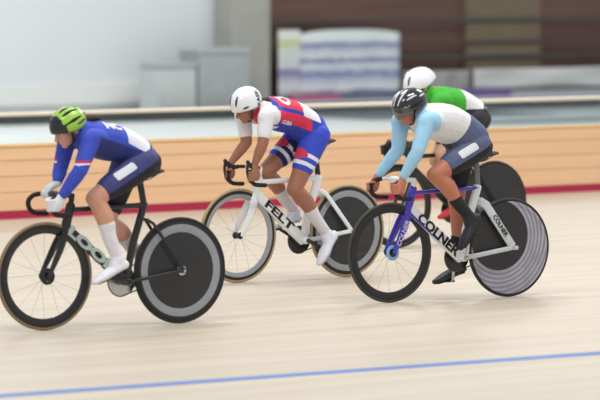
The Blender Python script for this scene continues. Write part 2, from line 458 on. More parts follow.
def wheel_rear(t, disc_m, ring_m, tyre_m, rin, hub_big=False, wall_m=None):
    bm = bmesh.new()
    lathe(bm, [(.0, -.020), (.03, -.020), (rin, -.0095), (rin, .0095), (.03, .020), (.0, .020)], 'Y', 96, closed=False)
    w = obj('rear_wheel', bm, disc_m, t); w.location = (RX, 0, WR)
    bm = bmesh.new()
    lathe(bm, [(rin-.001, -.008), (rin-.001, .0102), (rin+.006, .0122), (.289, .0125), (.3125, .011), (.3125, -.011), (.289, -.0125), (rin+.006, -.0122)], 'Y', 96)
    rr = obj('rim', bm, [ring_m, m_matte], w)
    for p in rr.data.polygons:
        if ring_m is m_rimgrey and math.hypot(p.center.x, p.center.z) > .29: p.material_index = 1
    bm = bmesh.new()
    lathe(bm, [(.3222+.0112*math.cos(a), .0112*math.sin(a)) for a in [2*PI*k/12 for k in range(12)]], 'Y', 96)
    ty = obj('tyre', bm, [tyre_m, wall_m or tyre_m], w)
    if wall_m:
        for p in ty.data.polygons:
            if math.hypot(p.center.x, p.center.z) < .3285: p.material_index = 1
    bm = bmesh.new(); r = .034 if hub_big else .020
    lathe(bm, [(.0, -.064), (.009, -.064), (.010, -.03), (r, -.028), (r, -.020), (r, .020), (r*.9, .030), (.012, .034), (.009, .064), (.0, .064)], 'Y', 32, closed=False)
    obj('hub', bm, m_silver, w)
    bm = bmesh.new(); lathe(bm, [(.012, -.047), (.028, -.047), (.0315, -.045), (.028, -.043), (.012, -.043)], 'Y', 28); obj('sprocket', bm, m_chain, w)
    return w

def pedal_pos(phi, side):
    a = math.radians(phi); return V((BX+.165*math.cos(a), side*.105, BZ+.165*math.sin(a)))

def make_bike(cfg):
    k = cfg
    t = thing('track_bike', k['label'], 'bicycle', k['loc'], k['rot'], 'track bikes on the boards')
    hx, hz, lx, lz = .300, k.get('hz', .745), .345, .60          # head tube top / bottom
    sx, sz = -.232, k.get('sz', .735)                             # seat cluster
    fm = k['frame_mats']                                          # 0 main, 1 top tube, 2 stays
    bm = bmesh.new()
    def tb(pts, r, mi, power=2.6, n=16):
        a = len(bm.faces); tube(bm, pts, r, side=(0, 1, 0), n=n, power=power, smooth=False); bm.faces.ensure_lookup_table()
        for f in bm.faces[a:]: f.material_index = mi
    tb([(hx, 0, hz), (lx, 0, lz)], (.020, .030), 1)
    tb([(hx-.01, 0, hz-.03), (sx, 0, sz)], (.015, k.get('tt', .017)), 1)
    tb([(lx-.025, 0, lz+.015), (BX, 0, BZ)], (.019, k.get('dt', .034)), 0, power=3.2)
    tb([(sx+.004, 0, sz+.01), (BX-.045, 0, BZ+.2), (BX-.005, 0, BZ)], (.015, k.get('st', .024)), 3)
    lathe_bm = bmesh.new(); lathe_bm.free()
    tb([(BX, -.038, BZ), (BX, .038, BZ)], .026, 0, power=2)
    for s in (-1, 1):
        tb([(sx-.005, s*.012, sz-.09), (sx-.04, s*.035, sz-.115), (RX+.01, s*.058, WR+.012)], (.008, k.get('ss', .013)), 2)
        tb([(BX-.01, s*.025, BZ), (BX-.10, s*.040, BZ+.012), (RX+.02, s*.058, WR)], (.008, k.get('cs', .014)), 2)
        tb([(RX+.035, s*.058, WR), (RX-.035, s*.058, WR)], (.004, .014), 2)
    obj('frame', bm, fm, t)
    # fork
    fw_ = k.get('fkw', 1)
    bm = bmesh.new()
    tube(bm, [(lx, 0, lz+.01), (lx+.016, 0, lz-.03)], (.032, .026), smooth=False)
    for s in (-1, 1):
        tube(bm, [(lx+.012, s*.024, lz-.01), (lx+.038, s*.040, lz-.07), (lx+.088, s*.048, lz-.17), (FX, s*.052, WR)], [(.010, .024*fw_), (.010, .024*fw_), (.009, .020*fw_), (.007, .012*fw_)], n=14)
    obj('fork', bm, k['fork_m'], t)
    # stem, bar
    cx, cz = k.get('cx', .40), k.get('cz', .825); w = k['bw']
    bm = bmesh.new()
    tube(bm, [(hx-.002, 0, hz+.01), (hx-.010, 0, cz-.015)], .0175, smooth=False)
    tube(bm, [(hx-.012, 0, cz-.012), (cx, 0, cz)], (.017, .016), smooth=False, power=2.6)
    tube(bm, [(cx, -.024, cz), (cx, .024, cz)], .022, side=(0, 0, 1), smooth=False)
    obj('stem', bm, k['stem_m'], t)
    def drop(s): return [(cx, s*.03, cz), (cx, s*(w-.045), cz), (cx+.022, s*(w-.012), cz-.002), (cx+.065, s*w, cz-.012), (cx+.098, s*w, cz-.045), (cx+.092, s*w, cz-.088), (cx+.055, s*w, cz-.118), (cx-.03, s*w, cz-.125)]
    bm = bmesh.new()
    pts = drop(-1)[::-1]+drop(1)
    tube(bm, pts, [.0125]*len(pts), n=12, side=(0, 0, 1))
    hbar = obj('handlebar', bm, k['bar_m'], t)
    for s in (-1, 1):
        bm = bmesh.new(); q = drop(s)[2:]; tube(bm, q, [.0150]*len(q), n=12, side=(0, 1, 0)); obj('bar_tape', bm, m_tape, hbar)
    if k.get('levers'):
        for s in (-1, 1):
            bm = bmesh.new()
            tube(bm, [(cx+.055, s*w, cz+.0), (cx+.10, s*w, cz+.018), (cx+.125, s*w, cz+.045)], [(.014, .02), (.014, .018), (.011, .014)], n=12)
            tube(bm, [(cx+.118, s*w, cz+.035), (cx+.128, s*w, cz-.03), (cx+.105, s*w, cz-.10)], [(.011, .014), (.009, .009), (.006, .006)], n=10)
            obj('bar_hood', bm, m_black, hbar)
    # seatpost and saddle
    zx, zz = k['saddle']
    bm = bmesh.new(); tube(bm, [(sx+.003, 0, sz-.02), (zx+.03, 0, zz-.045)], (.010, .022), smooth=False, power=2.4); obj('seatpost', bm, k['post_m'], t)
    bm = bmesh.new()
    tube(bm, [(zx+.16, 0, zz-.010), (zx+.09, 0, zz-.004), (zx+.01, 0, zz-.002), (zx-.06, 0, zz+.002), (zx-.11, 0, zz+.010)], [(.018, .012), (.022, .016), (.040, .018), (.066, .018), (.068, .013)], n=18)
    sd = obj('saddle', bm, m_matte, t)
    bm = bmesh.new()
    for s in (-1, 1): tube(bm, [(zx+.12, s*.010, zz-.018), (zx+.06, s*.022, zz-.043), (zx-.02, s*.022, zz-.043), (zx-.08, s*.03, zz-.012)], [.0035]*4, n=6)
    obj('saddle_rail', bm, m_silver, sd)
    # transmission (on the right-hand side)
    bm = bmesh.new()
    R = .098
    prof = [(.074, -.049), (R, -.049), (R+.002, -.047), (R, -.045), (.074, -.045)]
    lathe(bm, prof, 'Y', 60, (BX, 0, BZ))
    for i in range(5):
        a = 2*PI*i/5+.3; tube(bm, [(BX, -.047, BZ), (BX+.08*math.cos(a), -.047, BZ+.08*math.sin(a))], (.004, .011), n=8, side=(0, 1, 0), smooth=False)
    if k.get('solid_ring', True): lathe(bm, [(.0, -.0455), (.078, -.0455), (.078, -.0435), (.0, -.0435)], 'Y', 48, (BX, 0, BZ), closed=False)
    obj('chainring', bm, k['ring_m'], t)
    bm = bmesh.new()
    pts = []
    for i in range(17):
        a = PI/2+PI*0.98*(i/16)*-1+.02; pts.append((BX+R*math.cos(a), -.047, BZ+R*math.sin(a)))
    for i in range(9):
        a = -PI/2-PI*(i/8); pts.append((RX+.030*math.cos(a), -.047, WR+.030*math.sin(a)))
    pts.append(pts[0])
    rows = [(p, .0045) for p in pts]
    tube(bm, [p for p, _ in rows], (.0035, .0045), n=6, smooth=False, cap=False)
    obj('chain', bm, m_chain, t)
    for s, ph in ((1, k['phi']), (-1, k['phi']+180)):
        P = pedal_pos(ph, s); yb = s*.068
        bm = bmesh.new()
        tube(bm, [(BX, s*.045, BZ), (BX, s*.072, BZ)], .016, side=(1, 0, 0), smooth=False)
        tube(bm, [(BX, yb, BZ), (P.x, s*.076, P.z)], [(.007, .015), (.006, .011)], smooth=False, n=12, power=3)
        obj('crank_arm', bm, k['crank_m'], t)
        bm = bmesh.new()
        tube(bm, [(P.x, s*.072, P.z), (P.x, s*.155, P.z)], .006, side=(1, 0, 0), smooth=False, n=10)
        box(bm, P.x-.035, P.x+.035, s*.125-.028, s*.125+.028, P.z-.007, P.z+.007)
        obj('pedal', bm, m_matte, t)
    wheel_front(t, *k['fw']); wheel_rear(t, *k['rw'])
    # lettering on the left side of down tube (and mirrored on the right)
    d0, d1 = V((lx-.025, 0, lz+.015)), V((BX, 0, BZ)); dd = (d1-d0).normalized(); up = V((-dd.z, 0, dd.x)); up = up if up.z > 0 else -up
    if 'text' in k:
        s_, size, m_, pos, bold = k['text']
        c = d0+(d1-d0)*pos
        text_on('lettering', s_, size, m_, t, c+V((0, .0195, 0)), dd, V((0, 0, 1)), bold, sx=k.get('tsx', 1))
        text_on('lettering', s_, size, m_, t, c-V((0, .0195, 0)), -dd, V((0, 0, 1)), bold, sx=k.get('tsx', 1))
    return t

# ------------------------------------------------------------------ rider
def ik(h, a, L1, L2, fwd=V((1, 0, 0))):
    d = a-h; D = d.length
    if D > (L1+L2)*.995: D = (L1+L2)*.995
    u = d.normalized(); x = (L1*L1-L2*L2+D*D)/(2*D); y = math.sqrt(max(0, L1*L1-x*x))
    f = (fwd-u*fwd.dot(u)).normalized()
    return h+u*x+f*y

def head_frame(c, pitch, yaw=0):
    M = Matrix.Rotation(math.radians(yaw), 3, 'Z') @ Matrix.Rotation(math.radians(pitch), 3, 'Y')
    return V(c), M        # M columns: forward, left, up

def hand(bm, g, taxis, pdir, odir, s, infl=0.0, wrist=None, fingers=True):
    """hand closed round a bar: g bar centre, taxis up along bar, pdir towards palm, odir outward"""
    T = V(taxis).normalized(); P = V(pdir).normalized(); O = V(odir).normalized()
    R = .0235
    palm = g+P*.036+O*.012
    tube(bm, [V(wrist), V(wrist)*.45+palm*.55, palm, g+P*.026+O*.022], [(.019+infl, .026+infl), (.019+infl, .033+infl), (.018+infl, .038+infl), (.012+infl, .036+infl)], side=O*.6+P*.0+V((0, 0, 0)) if True else O, n=14)
    ln = [.92, 1.0, .96, .80]
    for i in range(4):
        off = T*((1.5-i)*.0185)
        a_end = 60+150*ln[i]
        pts = []
        for kx in range(4):
            a = math.radians(35+(a_end-35)*kx/3)
            pts.append(g+off+P*(R*math.cos(a))+O*(R*math.sin(a)))
        pts.insert(0, palm+off*.85)
        tube(bm, pts, [.0095+infl, .0090+infl, .0086+infl, .0080+infl, .0070+infl], n=9, sub=3)
    off = T*.036
    pts = [palm+T*.012-O*.004, palm+off*.8-O*.012, g+off+P*.012-O*.022, g+off-P*.012-O*.024]
    tube(bm, pts, [.014+infl, .0115+infl, .010+infl, .0085+infl], n=9, sub=3)

def make_rider(k):
    t = thing('person', k['label'], 'person', k['loc'], k['rot'], k.get('group'))
    skin, m_sk = k['skin'], k['skin']
    # stations
    tor = k['torso']       # list (x,z,a,b)
    def torso(bm, infl, i0=0, i1=None):
        q = tor[i0:i1]
        tube(bm, [(x, 0, z) for x, z, a, b in q], [(a+infl, b+infl) for x, z, a, b in q], n=24, sub=6, power=2.25)
    sh = k['sho']; el = k['elb']; wr = k['wri']; hd = k['grip']
    SH = {s: V((sh[0], s*sh[1], sh[2])) for s in (1, -1)}
    EL = {1: V(el), -1: V(k.get('elbR', (el[0]-.01, -el[1], el[2])))}
    WRI = {1: V(wr), -1: V(k.get('wriR', (wr[0], -wr[1], wr[2])))}
    GR = {1: V(hd), -1: V(k.get('gripR', (hd[0], -hd[1], hd[2])))}
    def grip_axes(s):
        if s == -1 and 'gripR' in k: return V((0, -1, 0)), V((-.55, 0, .83)), V((.83, 0, .55))
        G = GR[s]; tax = V(k.get('tax', (.05, 0, 1))); pd = WRI[s]-G; pd = pd-tax.normalized()*pd.dot(tax.normalized())
        pd = pd.normalized()*.8+V((-.6, 0, 0)); pd.normalize()
        return tax, pd, V((0, s, 0))
    ub = V((tor[3][0], 0, tor[3][1]))
    def arm(bm, s, infl, t0=0, t1=3, part=1.0, fore=1.0):
        a, b, c = SH[s], EL[s], WRI[s]
        root = V((ub.x, s*.075, ub.z+.005))
        up = (b-a).normalized()
        if t0 == 0:
            tube(bm, [root, a.lerp(root, .35), a, a+up*.05], [.060+infl, .062+infl, .055+infl, .050+infl], n=16)
            bb = a.lerp(b, part)
            tube(bm, [a, a.lerp(bb, .4), bb], [.052+infl, .049+infl, .040+infl if part > .95 else .043+infl], n=16)
        if t1 == 3:
            cc = b.lerp(c, fore)
            tube(bm, [b-up*.02, b, b.lerp(cc, .3), b.lerp(cc, .7), cc], [.038+infl, .038+infl, .039+infl, .031+infl, (.0235+infl if fore > .9 else .033+infl)], n=16)
    # legs
    hipx, hipz = k['hip']; HP = {s: V((hipx, s*.088, hipz)) for s in (1, -1)}
    ph = {1: k['phi'], -1: k['phi']+180}
    FT = {}; AN = {}; KN = {}
    for s in (1, -1):
        P = pedal_pos(ph[s], s); P.y = s*.125
        al = math.radians(k['toe'][0 if s == 1 else 1])          # toe-down angle
        fd = V((math.cos(al), 0, -math.sin(al))); fu = V((math.sin(al), 0, math.cos(al)))
        ball = P+fu*.030+fd*k.get('fs', (0, 0))[0 if s == 1 else 1]
        heel = ball-fd*.150
        AN[s] = ball-fd*.125+fu*.070; AN[s].y = s*.118
        KN[s] = ik(HP[s], AN[s], k.get('thigh', .405), k.get('shank', .40)); KN[s].y = s*k.get('kny', .085)
        FT[s] = (ball, heel, fd, fu)
    def thigh(bm, s, infl, part=1.0):
        a, b = HP[s], KN[s]; e = a.lerp(b, part)
        r = lambda q: .092*(1-q)+.056*q
        tube(bm, [a+V((-.01, 0, .01)), a.lerp(e, .3), a.lerp(e, .65), e], [r(0)+infl, .088+infl if part > .9 else r(.3*part)+infl, r(.65*part)+infl, r(part)+infl], n=20)
    def shank(bm, s, infl, p0=0.0, p1=1.0):
        a, b = KN[s], AN[s]
        def c(q):
            p = a.lerp(b, q); back = V((-1, 0, 0)); d = (b-a).normalized(); back = (back-d*back.dot(d)).normalized()
            return p+back*(.018*math.sin(min(1, q*1.6)*PI))
        def r(q): return .054*(1-q)**1.0+.034*q+.011*math.exp(-((q-.32)/.17)**2)
        qs = [p0+(p1-p0)*i/6 for i in range(7)]
        tube(bm, [c(q) for q in qs], [r(q)+infl for q in qs], n=18, sub=2)
    def foot(bm, s, infl):
        ball, heel, fd, fu = FT[s]
        tube(bm, [heel+fu*.018, heel.lerp(ball, .45)+fu*.016, ball+fu*.006, ball+fd*.055-fu*.002, ball+fd*.085-fu*.004], [(.030+infl, .026+infl), (.036+infl, .026+infl), (.044+infl, .024+infl), (.036+infl, .017+infl), (.022+infl, .012+infl)], n=16)
        tube(bm, [AN[s], heel+fd*.03+fu*.025], [.036+infl, .032+infl], n=14, smooth=False)
        tube(bm, [AN[s]+fd*.01, heel.lerp(ball, .6)+fu*.015], [.032+infl, (.034+infl, .02+infl)], n=14, smooth=False)
    # head
    hc, HM = head_frame(k['head'], k['pitch'], k.get('yaw', 0))
    def HPt(x, y, z): return hc+HM @ V((x, y, z))
    def he(bm, x, y, z, a, b, c): ell(bm, HPt(x, y, z), (a, b, c), HM)
    bm = bmesh.new()
    torso(bm, 0)
    he(bm, -.008, 0, .028, .096, .075, .086); he(bm, .030, 0, -.030, .060, .060, .065); he(bm, .040, 0, -.065, .045, .046, .040)
    he(bm, .066, 0, -.093, .021, .024, .018); he(bm, .070, 0, .012, .024, .052, .016)
    for s in (1, -1):
        he(bm, .052, s*.036, -.032, .030, .024, .024)
        he(bm, -.006, s*.076, -.018, .018, .008, .030)
    tube(bm, [HPt(.080, 0, .004), HPt(.094, 0, -.018), HPt(.108, 0, -.036)], [.010, .012, .0145], n=10); he(bm, .096, 0, -.040, .012, .018, .009)
    he(bm, .080, 0, -.062, .014, .024, .007); he(bm, .079, 0, -.073, .013, .021, .008)
    nb = V((tor[-1][0], 0, tor[-1][1]))
    tube(bm, [V((tor[-2][0], 0, tor[-2][1])), nb, nb.lerp(HPt(-.03, 0, -.03), .6), HPt(-.02, 0, -.03)], [.060, .056, .053, .054], n=16)
    for s in (1, -1):
        arm(bm, s, 0); thigh(bm, s, 0); shank(bm, s, 0); foot(bm, s, 0)
        tax, pd, od = grip_axes(s); hand(bm, GR[s], tax, pd, od, s, 0, WRI[s])
    body = fuse('body', bm, skin, .0055, 2, t, fac=.4)
    # eyes
    for s in (1, -1):
        bm = bmesh.new(); ell(bm, HPt(.074, s*.031, -.006), (.0135, .0135, .0115), HM, 12, 8)
        def er(c, s=s): return 0
        e = obj('eye', bm, mat('eye_white', (225, 222, 218), rough=.2, var=.01), t)
        bm = bmesh.new(); ell(bm, HPt(.0855, s*.031, -.007), (.003, .006, .006), HM, 10, 6); obj('iris', bm, mat('iris_brown', (52, 34, 24), rough=.2), e)
    # hair
    hm = mat('hair_dark', (62, 42, 32), rough=.6, var=.3, scale=60)
    bm = bmesh.new(); he(bm, -.026, 0, .020, .086, .081, .082)
    hq = k.get('hair', [(-.085, 0, -.03), (-.115, 0, -.05), (-.15, 0, -.045), (-.19, 0, -.05)])
    tube(bm, [HPt(*q) for q in hq], [.034, .028, .024, .012][:len(hq)] if len(hq) == 4 else [.03]*len(hq), n=12)
    fuse('hair', bm, hm, .006, 3, t)
    # jersey
    bm = bmesh.new(); torso(bm, .009, k.get('j0', 0), k.get('j1', 6))
    for s in (1, -1):
        if k['sleeve'] == 'long': arm(bm, s, .006, 0, 3, 1.0, .93)
        else: arm(bm, s, .007, 0, 2, k.get('slen', .72))
    jersey = fuse('jersey', bm, k['jersey_m'], .0055, 3, t, k.get('jersey_rule'))
    # shorts
    bm = bmesh.new()
    q = tor[:k.get('shorts_to', 3)]
    tube(bm, [(x, 0, z) for x, z, a, b in q], [(a+.013, b+.013) for x, z, a, b in q], n=24, sub=6, power=2.25)
    for s in (1, -1): thigh(bm, s, .0105, k.get('hem', .66))
    rl = k.get('shorts_rule')
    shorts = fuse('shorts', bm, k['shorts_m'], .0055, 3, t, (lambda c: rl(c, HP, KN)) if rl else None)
    # socks and shoes
    for s in (1, -1):
        bm = bmesh.new(); shank(bm, s, .004, k['sock'], 1.0); fuse('sock', bm, k['sock_m'], .006, 2, t)
        bm = bmesh.new(); foot(bm, s, .006); sh_ = fuse('shoe', bm, k['shoe_m'], .005, 2, t)
        ball, heel, fd, fu = FT[s]
        bm = bmesh.new()
        tube(bm, [heel-fu*.010, heel.lerp(ball, .5)-fu*.010, ball-fu*.020, ball+fd*.07-fu*.020], [(.030, .005), (.030, .005), (.042, .005), (.030, .005)], n=14)
        obj('sole', bm, k['sole_m'], sh_)
    # gloves
    if k.get('glove_m'):
        for s in (1, -1):
            bm = bmesh.new(); tax, pd, od = grip_axes(s)
            hand(bm, GR[s], tax, pd, od, s, .003, WRI[s]); fuse('glove', bm, k['glove_m'], .0045, 2, t)
    # helmet
    h = k['helmet']
    bm = bmesh.new()
    a, b, c = h['size']; oc = h['off']
    n, mrow = 40, 14
    rings = []
    for j in range(mrow+1):
        th = (PI/2)*(j/mrow)*1.0
        row = []
        for i in range(n):
            an = 2*PI*i/n
            low = h['low'](math.cos(an))                        # how far the rim goes below the equator, by direction
            th2 = th*(1+low)
            x = a*math.cos(an)*math.sin(th2); y = b*math.sin(an)*math.sin(th2); z = c*math.cos(th2)
            if x < 0:
                x *= h.get('back', 1.0); z += h.get('tailz', 0)*(x/a)**2
                y *= 1-h.get('taper', 0)*(min(1.3, abs(x/a)))**2
            row.append(bm.verts.new(HPt(x+oc[0], y, z+oc[2])))
        rings.append(row)
    for A, B in zip(rings[1:], rings[2:]):
        for i in range(n): bm.faces.new((A[i], A[(i+1) % n], B[(i+1) % n], B[i]))
    bmesh.ops.contextual_create(bm, geom=rings[1])
    for v in rings[0]: bm.verts.remove(v)
    hel = obj('helmet', bm, h['mats'], t)
    inv = HM.transposed()
    if h.get('rule'):
        for p in hel.data.polygons:
            q = inv @ (p.center-hc); p.material_index = h['rule'](q)
    so = hel.modifiers.new('s', 'SOLIDIFY'); so.thickness = .016; so.offset = -1
    tb = bmesh.new(); tb.from_mesh(hel.data); bvh = BVHTree.FromBMesh(tb); tb.free()
    def on_hel(x, y, z):
        org = HPt(oc[0], 0, oc[2]); d = (HPt(x+oc[0], y, z+oc[2])-org).normalized()
        r = bvh.ray_cast(org+d*.6, -d); return (r[0], r[1]) if r[0] is not None else (org+d*.12, d)
    for vv in h['vents']:
        (p0, n0), (p1, n1) = on_hel(*vv[0]), on_hel(*vv[1])
        pm, nm = on_hel(*[(vv[0][i]+vv[1][i])/2 for i in range(3)])
        bm = bmesh.new(); w_ = vv[2]
        if n0.dot(p0-HPt(oc[0], 0, oc[2])) < 0: n0 = -n0
        dirn = (p1-p0).normalized(); sd = nm.cross(dirn).normalized()
        tube(bm, [p0, pm, p1], [(w_*.6, .0035), (w_, .0045), (w_*.6, .0035)], side=sd, n=12, sub=4)
        obj(vv[4] if len(vv) > 4 else 'vent', bm, vv[3], hel)
    bm = bmesh.new()
    for s in (1, -1):
        tube(bm, [HPt(.03, s*.083, .0), HPt(.03, s*.074, -.05), HPt(.035, s*.035, -.105), HPt(.035, 0, -.112)], [(.004, .008)]*4, side=(0, 1, 0), n=8)
    obj('chin_strap', bm, m_matte, hel)
    if h.get('visor'):
        bm = bmesh.new(); g = []
        for i in range(15):
            an = math.radians(-72+144*i/14); row = []
            for j in range(5):
                zz = .038-j*.018
                row.append(bm.verts.new(HPt(.010+.108*math.cos(an), .098*math.sin(an), zz)))
            g.append(row)
        for i in range(14):
            for j in range(4): bm.faces.new((g[i][j], g[i+1][j], g[i+1][j+1], g[i][j+1]))
        o = obj('visor', bm, h['visor'], hel); so = o.modifiers.new('s', 'SOLIDIFY'); so.thickness = .003
    return dict(t=t, jersey=jersey, shorts=shorts, helmet=hel, HPt=HPt, HM=HM, HP=HP, KN=KN, SH=SH, EL=EL, on_hel=on_hel, hc=hc)

def low_std(front=.05, back=.32):
    return lambda c: (back if c < 0 else front)*abs(c)+.22*(1-abs(c))

GRP = 'track cyclists'
def rot(y): return PI+math.radians(y)

# ================================================================= A: blue rider, left
locA, rA = (-1.158, 27.156, 0), rot(33)
make_bike(dict(label='black track bike with pale lettering, ridden by the blue rider at the left', loc=locA, rot=rA,
    frame_mats=[m_black]*4, fork_m=m_black, stem_m=m_black, bar_m=m_black, post_m=m_black, crank_m=m_black, ring_m=m_silver, solid_ring=True,
    bw=.14, cx=.42, cz=.835, hz=.765, sz=.75, saddle=(-.225, .95), phi=12, dt=.030, ss=.010, cs=.011,
    fw=(m_black, m_tanA, m_matte, .262, m_matte, None), rw=(m_disc, m_rimgrey, m_tyre, .240, True), text=('LOOK', .082, m_mint, .40, .005), tsx=1.9))
skA = mat('skin_fair', (214, 158, 134), rough=.5, var=.04)
mA = [mat('jersey_blue', (56, 78, 190), rough=.7, var=.08), mat('armband_red', (206, 50, 70), rough=.7), mat('cloth_white', (226, 228, 236), rough=.7, var=.03), mat('jersey_navy', (40, 50, 120), rough=.7)]
def jrA(c):
    if abs(c.y) > .13 and c.x > .22:
        if c.z < 1.045 and c.z > 1.03: return 1
        if 1.018 < c.z <= 1.03: return 2
    if c.x < -.03 and c.z > 1.12+(c.x+.08)*.5: return 2
    if c.z < 1.13+c.x*.3 and c.x < .2 and c.x > -.2: return 3
    return 0
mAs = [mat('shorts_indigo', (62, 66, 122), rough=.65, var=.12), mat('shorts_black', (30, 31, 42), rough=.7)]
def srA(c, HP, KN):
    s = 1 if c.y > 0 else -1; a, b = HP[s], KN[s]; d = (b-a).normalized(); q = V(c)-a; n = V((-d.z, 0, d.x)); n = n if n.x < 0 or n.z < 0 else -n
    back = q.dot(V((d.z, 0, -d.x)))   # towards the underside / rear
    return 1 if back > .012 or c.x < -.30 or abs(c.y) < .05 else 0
hgA = [mat('helmet_lime', (158, 206, 74), rough=.3, coat=.4), mat('helmet_black', (34, 36, 38), rough=.3, coat=.3), mat('vent_dark', (20, 22, 22), rough=.7)]
def hrA(q):
    if q.x > .055 or q.x < -.115: return 1
    return 0
rAo = make_rider(dict(label='cyclist in blue jersey, navy shorts and lime green helmet, leading at the left', group=GRP, loc=locA, rot=rA, skin=skA,
    torso=[(-.230, 1.010, .115, .085), (-.165, 1.045, .150, .112), (-.07, 1.118, .135, .100), (.05, 1.150, .152, .108), (.15, 1.178, .158, .098), (.215, 1.205, .100, .078), (.250, 1.222, .058, .056)],
    sho=(.235, .145, 1.175), elb=(.345, .195, .985), elbR=(.285, -.15, .985), wriR=(.352, -.075, .895), gripR=(.42, -.070, .835), wri=(.452, .150, .825), grip=(.5175, .140, .775), tax=(.12, 0, 1),
    hip=(-.155, 1.008), shorts_to=2, thigh=.39, fs=(.05, 0), phi=12, toe=(20, 30), head=(.318, 0, 1.245), pitch=26, sleeve='long', jersey_m=mA, jersey_rule=jrA, shorts_m=mAs, shorts_rule=srA, hem=.72,
    sock=.45, sock_m=mat('sock_white', (228, 226, 232), rough=.8), shoe_m=mat('shoe_cover_white', (232, 232, 240), rough=.5), sole_m=m_matte, glove_m=mat('glove_white', (222, 226, 232), rough=.6),
    hair=[(-.085, .01, -.01), (-.12, .02, -.012), (-.16, .03, -.02), (-.205, .04, -.045)],
    helmet=dict(size=(.121, .097, .110), off=(-.005, 0, .012), low=low_std(.02, .30), back=1.12, taper=.15, mats=hgA, rule=hrA,
        vents=[((.10, y, .07), (-.09, y*1.1, .09), .010, hgA[2]) for y in (-.055, -.02, .02, .055)]+[((.06, s*.09, .03), (-.08, s*.09, .035), .010, hgA[2]) for s in (1, -1)]+[((-.02, s*.09, .0), (-.10, s*.07, .0), .008, hgA[1]) for s in (1, -1)])))
print_on('jersey_letters', text_mesh('NC', .085, .005), rAo['jersey'], mA[2], rAo['jersey'], (.06, .085, 1.235), (-1, 0, .0), (0, -.55, .85))
a, b_ = rAo['HP'][1], rAo['KN'][1]
dd = (b_-a).normalized()
print_on('shorts_patch', rect_mesh(.15, .045), rAo['shorts'], mA[2], rAo['shorts'], a+dd*.15+V((.028, .0, .040)), -dd, V((0, 0, 1)))

# ================================================================= B: red, white and blue rider, middle
locB, rB = (-.05, 31.20, 0), rot(37)
make_bike(dict(label='white track bike with black letters, ridden by the rider in red, white and blue', loc=locB, rot=rB,
    frame_mats=[m_white]*4, fork_m=m_white, stem_m=m_white, bar_m=m_black, post_m=m_matte, crank_m=m_black, ring_m=m_black,
    bw=.135, cx=.375, cz=.815, hz=.735, sz=.72, saddle=(-.225, .975), phi=208, fkw=1.25, dt=.040, tt=.018, st=.034, ss=.016, cs=.015, levers=True,
    fw=(m_rimgrey, m_tan, m_matte, .262, None, None), rw=(m_disc, m_rimgrey, m_tan, .246, False, None), text=('FELT', .078, m_letter, .45, .003), tsx=1.9))
skB = mat('skin_brown', (158, 108, 86), rough=.5, var=.05)
mB = [mat('jersey_white', (230, 230, 236), rough=.7, var=.03), mat('jersey_red', (214, 52, 82), rough=.7, var=.05), mat('jersey_royal', (52, 66, 176), rough=.7, var=.06)]
def axB(x): return 1.06+(x+.15)*.32
def jrB(c):
    xx = min(.3, max(-.2, c.x)); d = c.z-(1.09+(xx+.15)*.36 if xx < .05 else 1.162+(xx-.05)*.2)
    if abs(c.y) > .112 and c.x > .245 and c.z < 1.215 or (c.x > .20 and c.z < 1.10): return 0
    if c.x > .26: return 1 if abs(c.y) < .07 else 0
    if .225 < c.x and d > .02: return 2
    if -.14 < c.x < .012 and d > .022: return 0
    if c.x <= -.06: return 2
    if d > .045: return 1
    if d > .018: return 2
    if d > -.065: return 1
    return 2
mBs = [mat('shorts_royal', (52, 74, 196), rough=.65, var=.08), mB[0], mB[1], mat('shorts_navy', (28, 34, 90), rough=.7)]
def srB(c, HP, KN):
    s = 1 if c.y > 0 else -1; a, b = HP[s], KN[s]; d = (b-a); L = d.length; d.normalize(); q = V(c)-a; tt = q.dot(d)/L
    fr = q.dot(V((-d.z, 0, d.x)))
    if tt > .28 and q.dot(d) > .10:
        if .30 < tt < .50 and fr > .044+(abs(tt-.40)*.40): return 2
        if .36 < tt < .43: return 1
        if .51 < tt < .58: return 1
    return 3 if abs(c.y) < .045 and c.z < 1.0 else 0
hwB = [mat('helmet_white', (236, 238, 244), rough=.25, coat=.5, var=.01), mat('vent_grey', (60, 62, 66), rough=.6)]
rBo = make_rider(dict(label='cyclist in red, white and blue kit and white helmet, in the middle of the picture', group=GRP, loc=locB, rot=rB, skin=skB,
    torso=[(-.195, 1.020, .115, .088), (-.135, 1.060, .150, .116), (-.03, 1.138, .138, .108), (.10, 1.178, .152, .114), (.215, 1.198, .156, .100), (.285, 1.222, .095, .076), (.325, 1.236, .056, .054)],
    sho=(.335, .140, 1.180), elb=(.392, .170, .985), elbR=(.335, -.10, .985), wri=(.442, .142, .842), grip=(.4725, .135, .758), tax=(.10, 0, 1),
    hip=(-.130, 1.015), shorts_to=2, fs=(.04, -.05), phi=208, toe=(52, 8), head=(.410, 0, 1.252), pitch=28, sleeve='short', slen=.70, jersey_m=mB, jersey_rule=jrB, shorts_m=mBs, shorts_rule=srB, hem=.56, thigh=.408, shank=.412,
    sock=.50, sock_m=mat('sock_pale', (214, 210, 214), rough=.8), shoe_m=mat('shoe_white', (226, 230, 242), rough=.45), sole_m=mat('sole_pale', (170, 180, 196), rough=.5),
    hair=[(-.075, .02, -.03), (-.105, .04, -.03), (-.135, .06, -.035), (-.150, .075, -.06)],
    helmet=dict(size=(.121, .098, .116), off=(-.005, 0, .014), low=low_std(.08, .26), back=1.08, taper=.12, mats=hwB,
        vents=[((.10, y, .03), (.06, y, .075), .009, hwB[1]) for y in (-.03, .03)]+[((.085, s*.07, .0), (.05, s*.09, .0), .008, hwB[1]) for s in (1, -1)])))
hl = rBo['on_hel'](-.06, .09, .015)
HMb = rBo['HM']
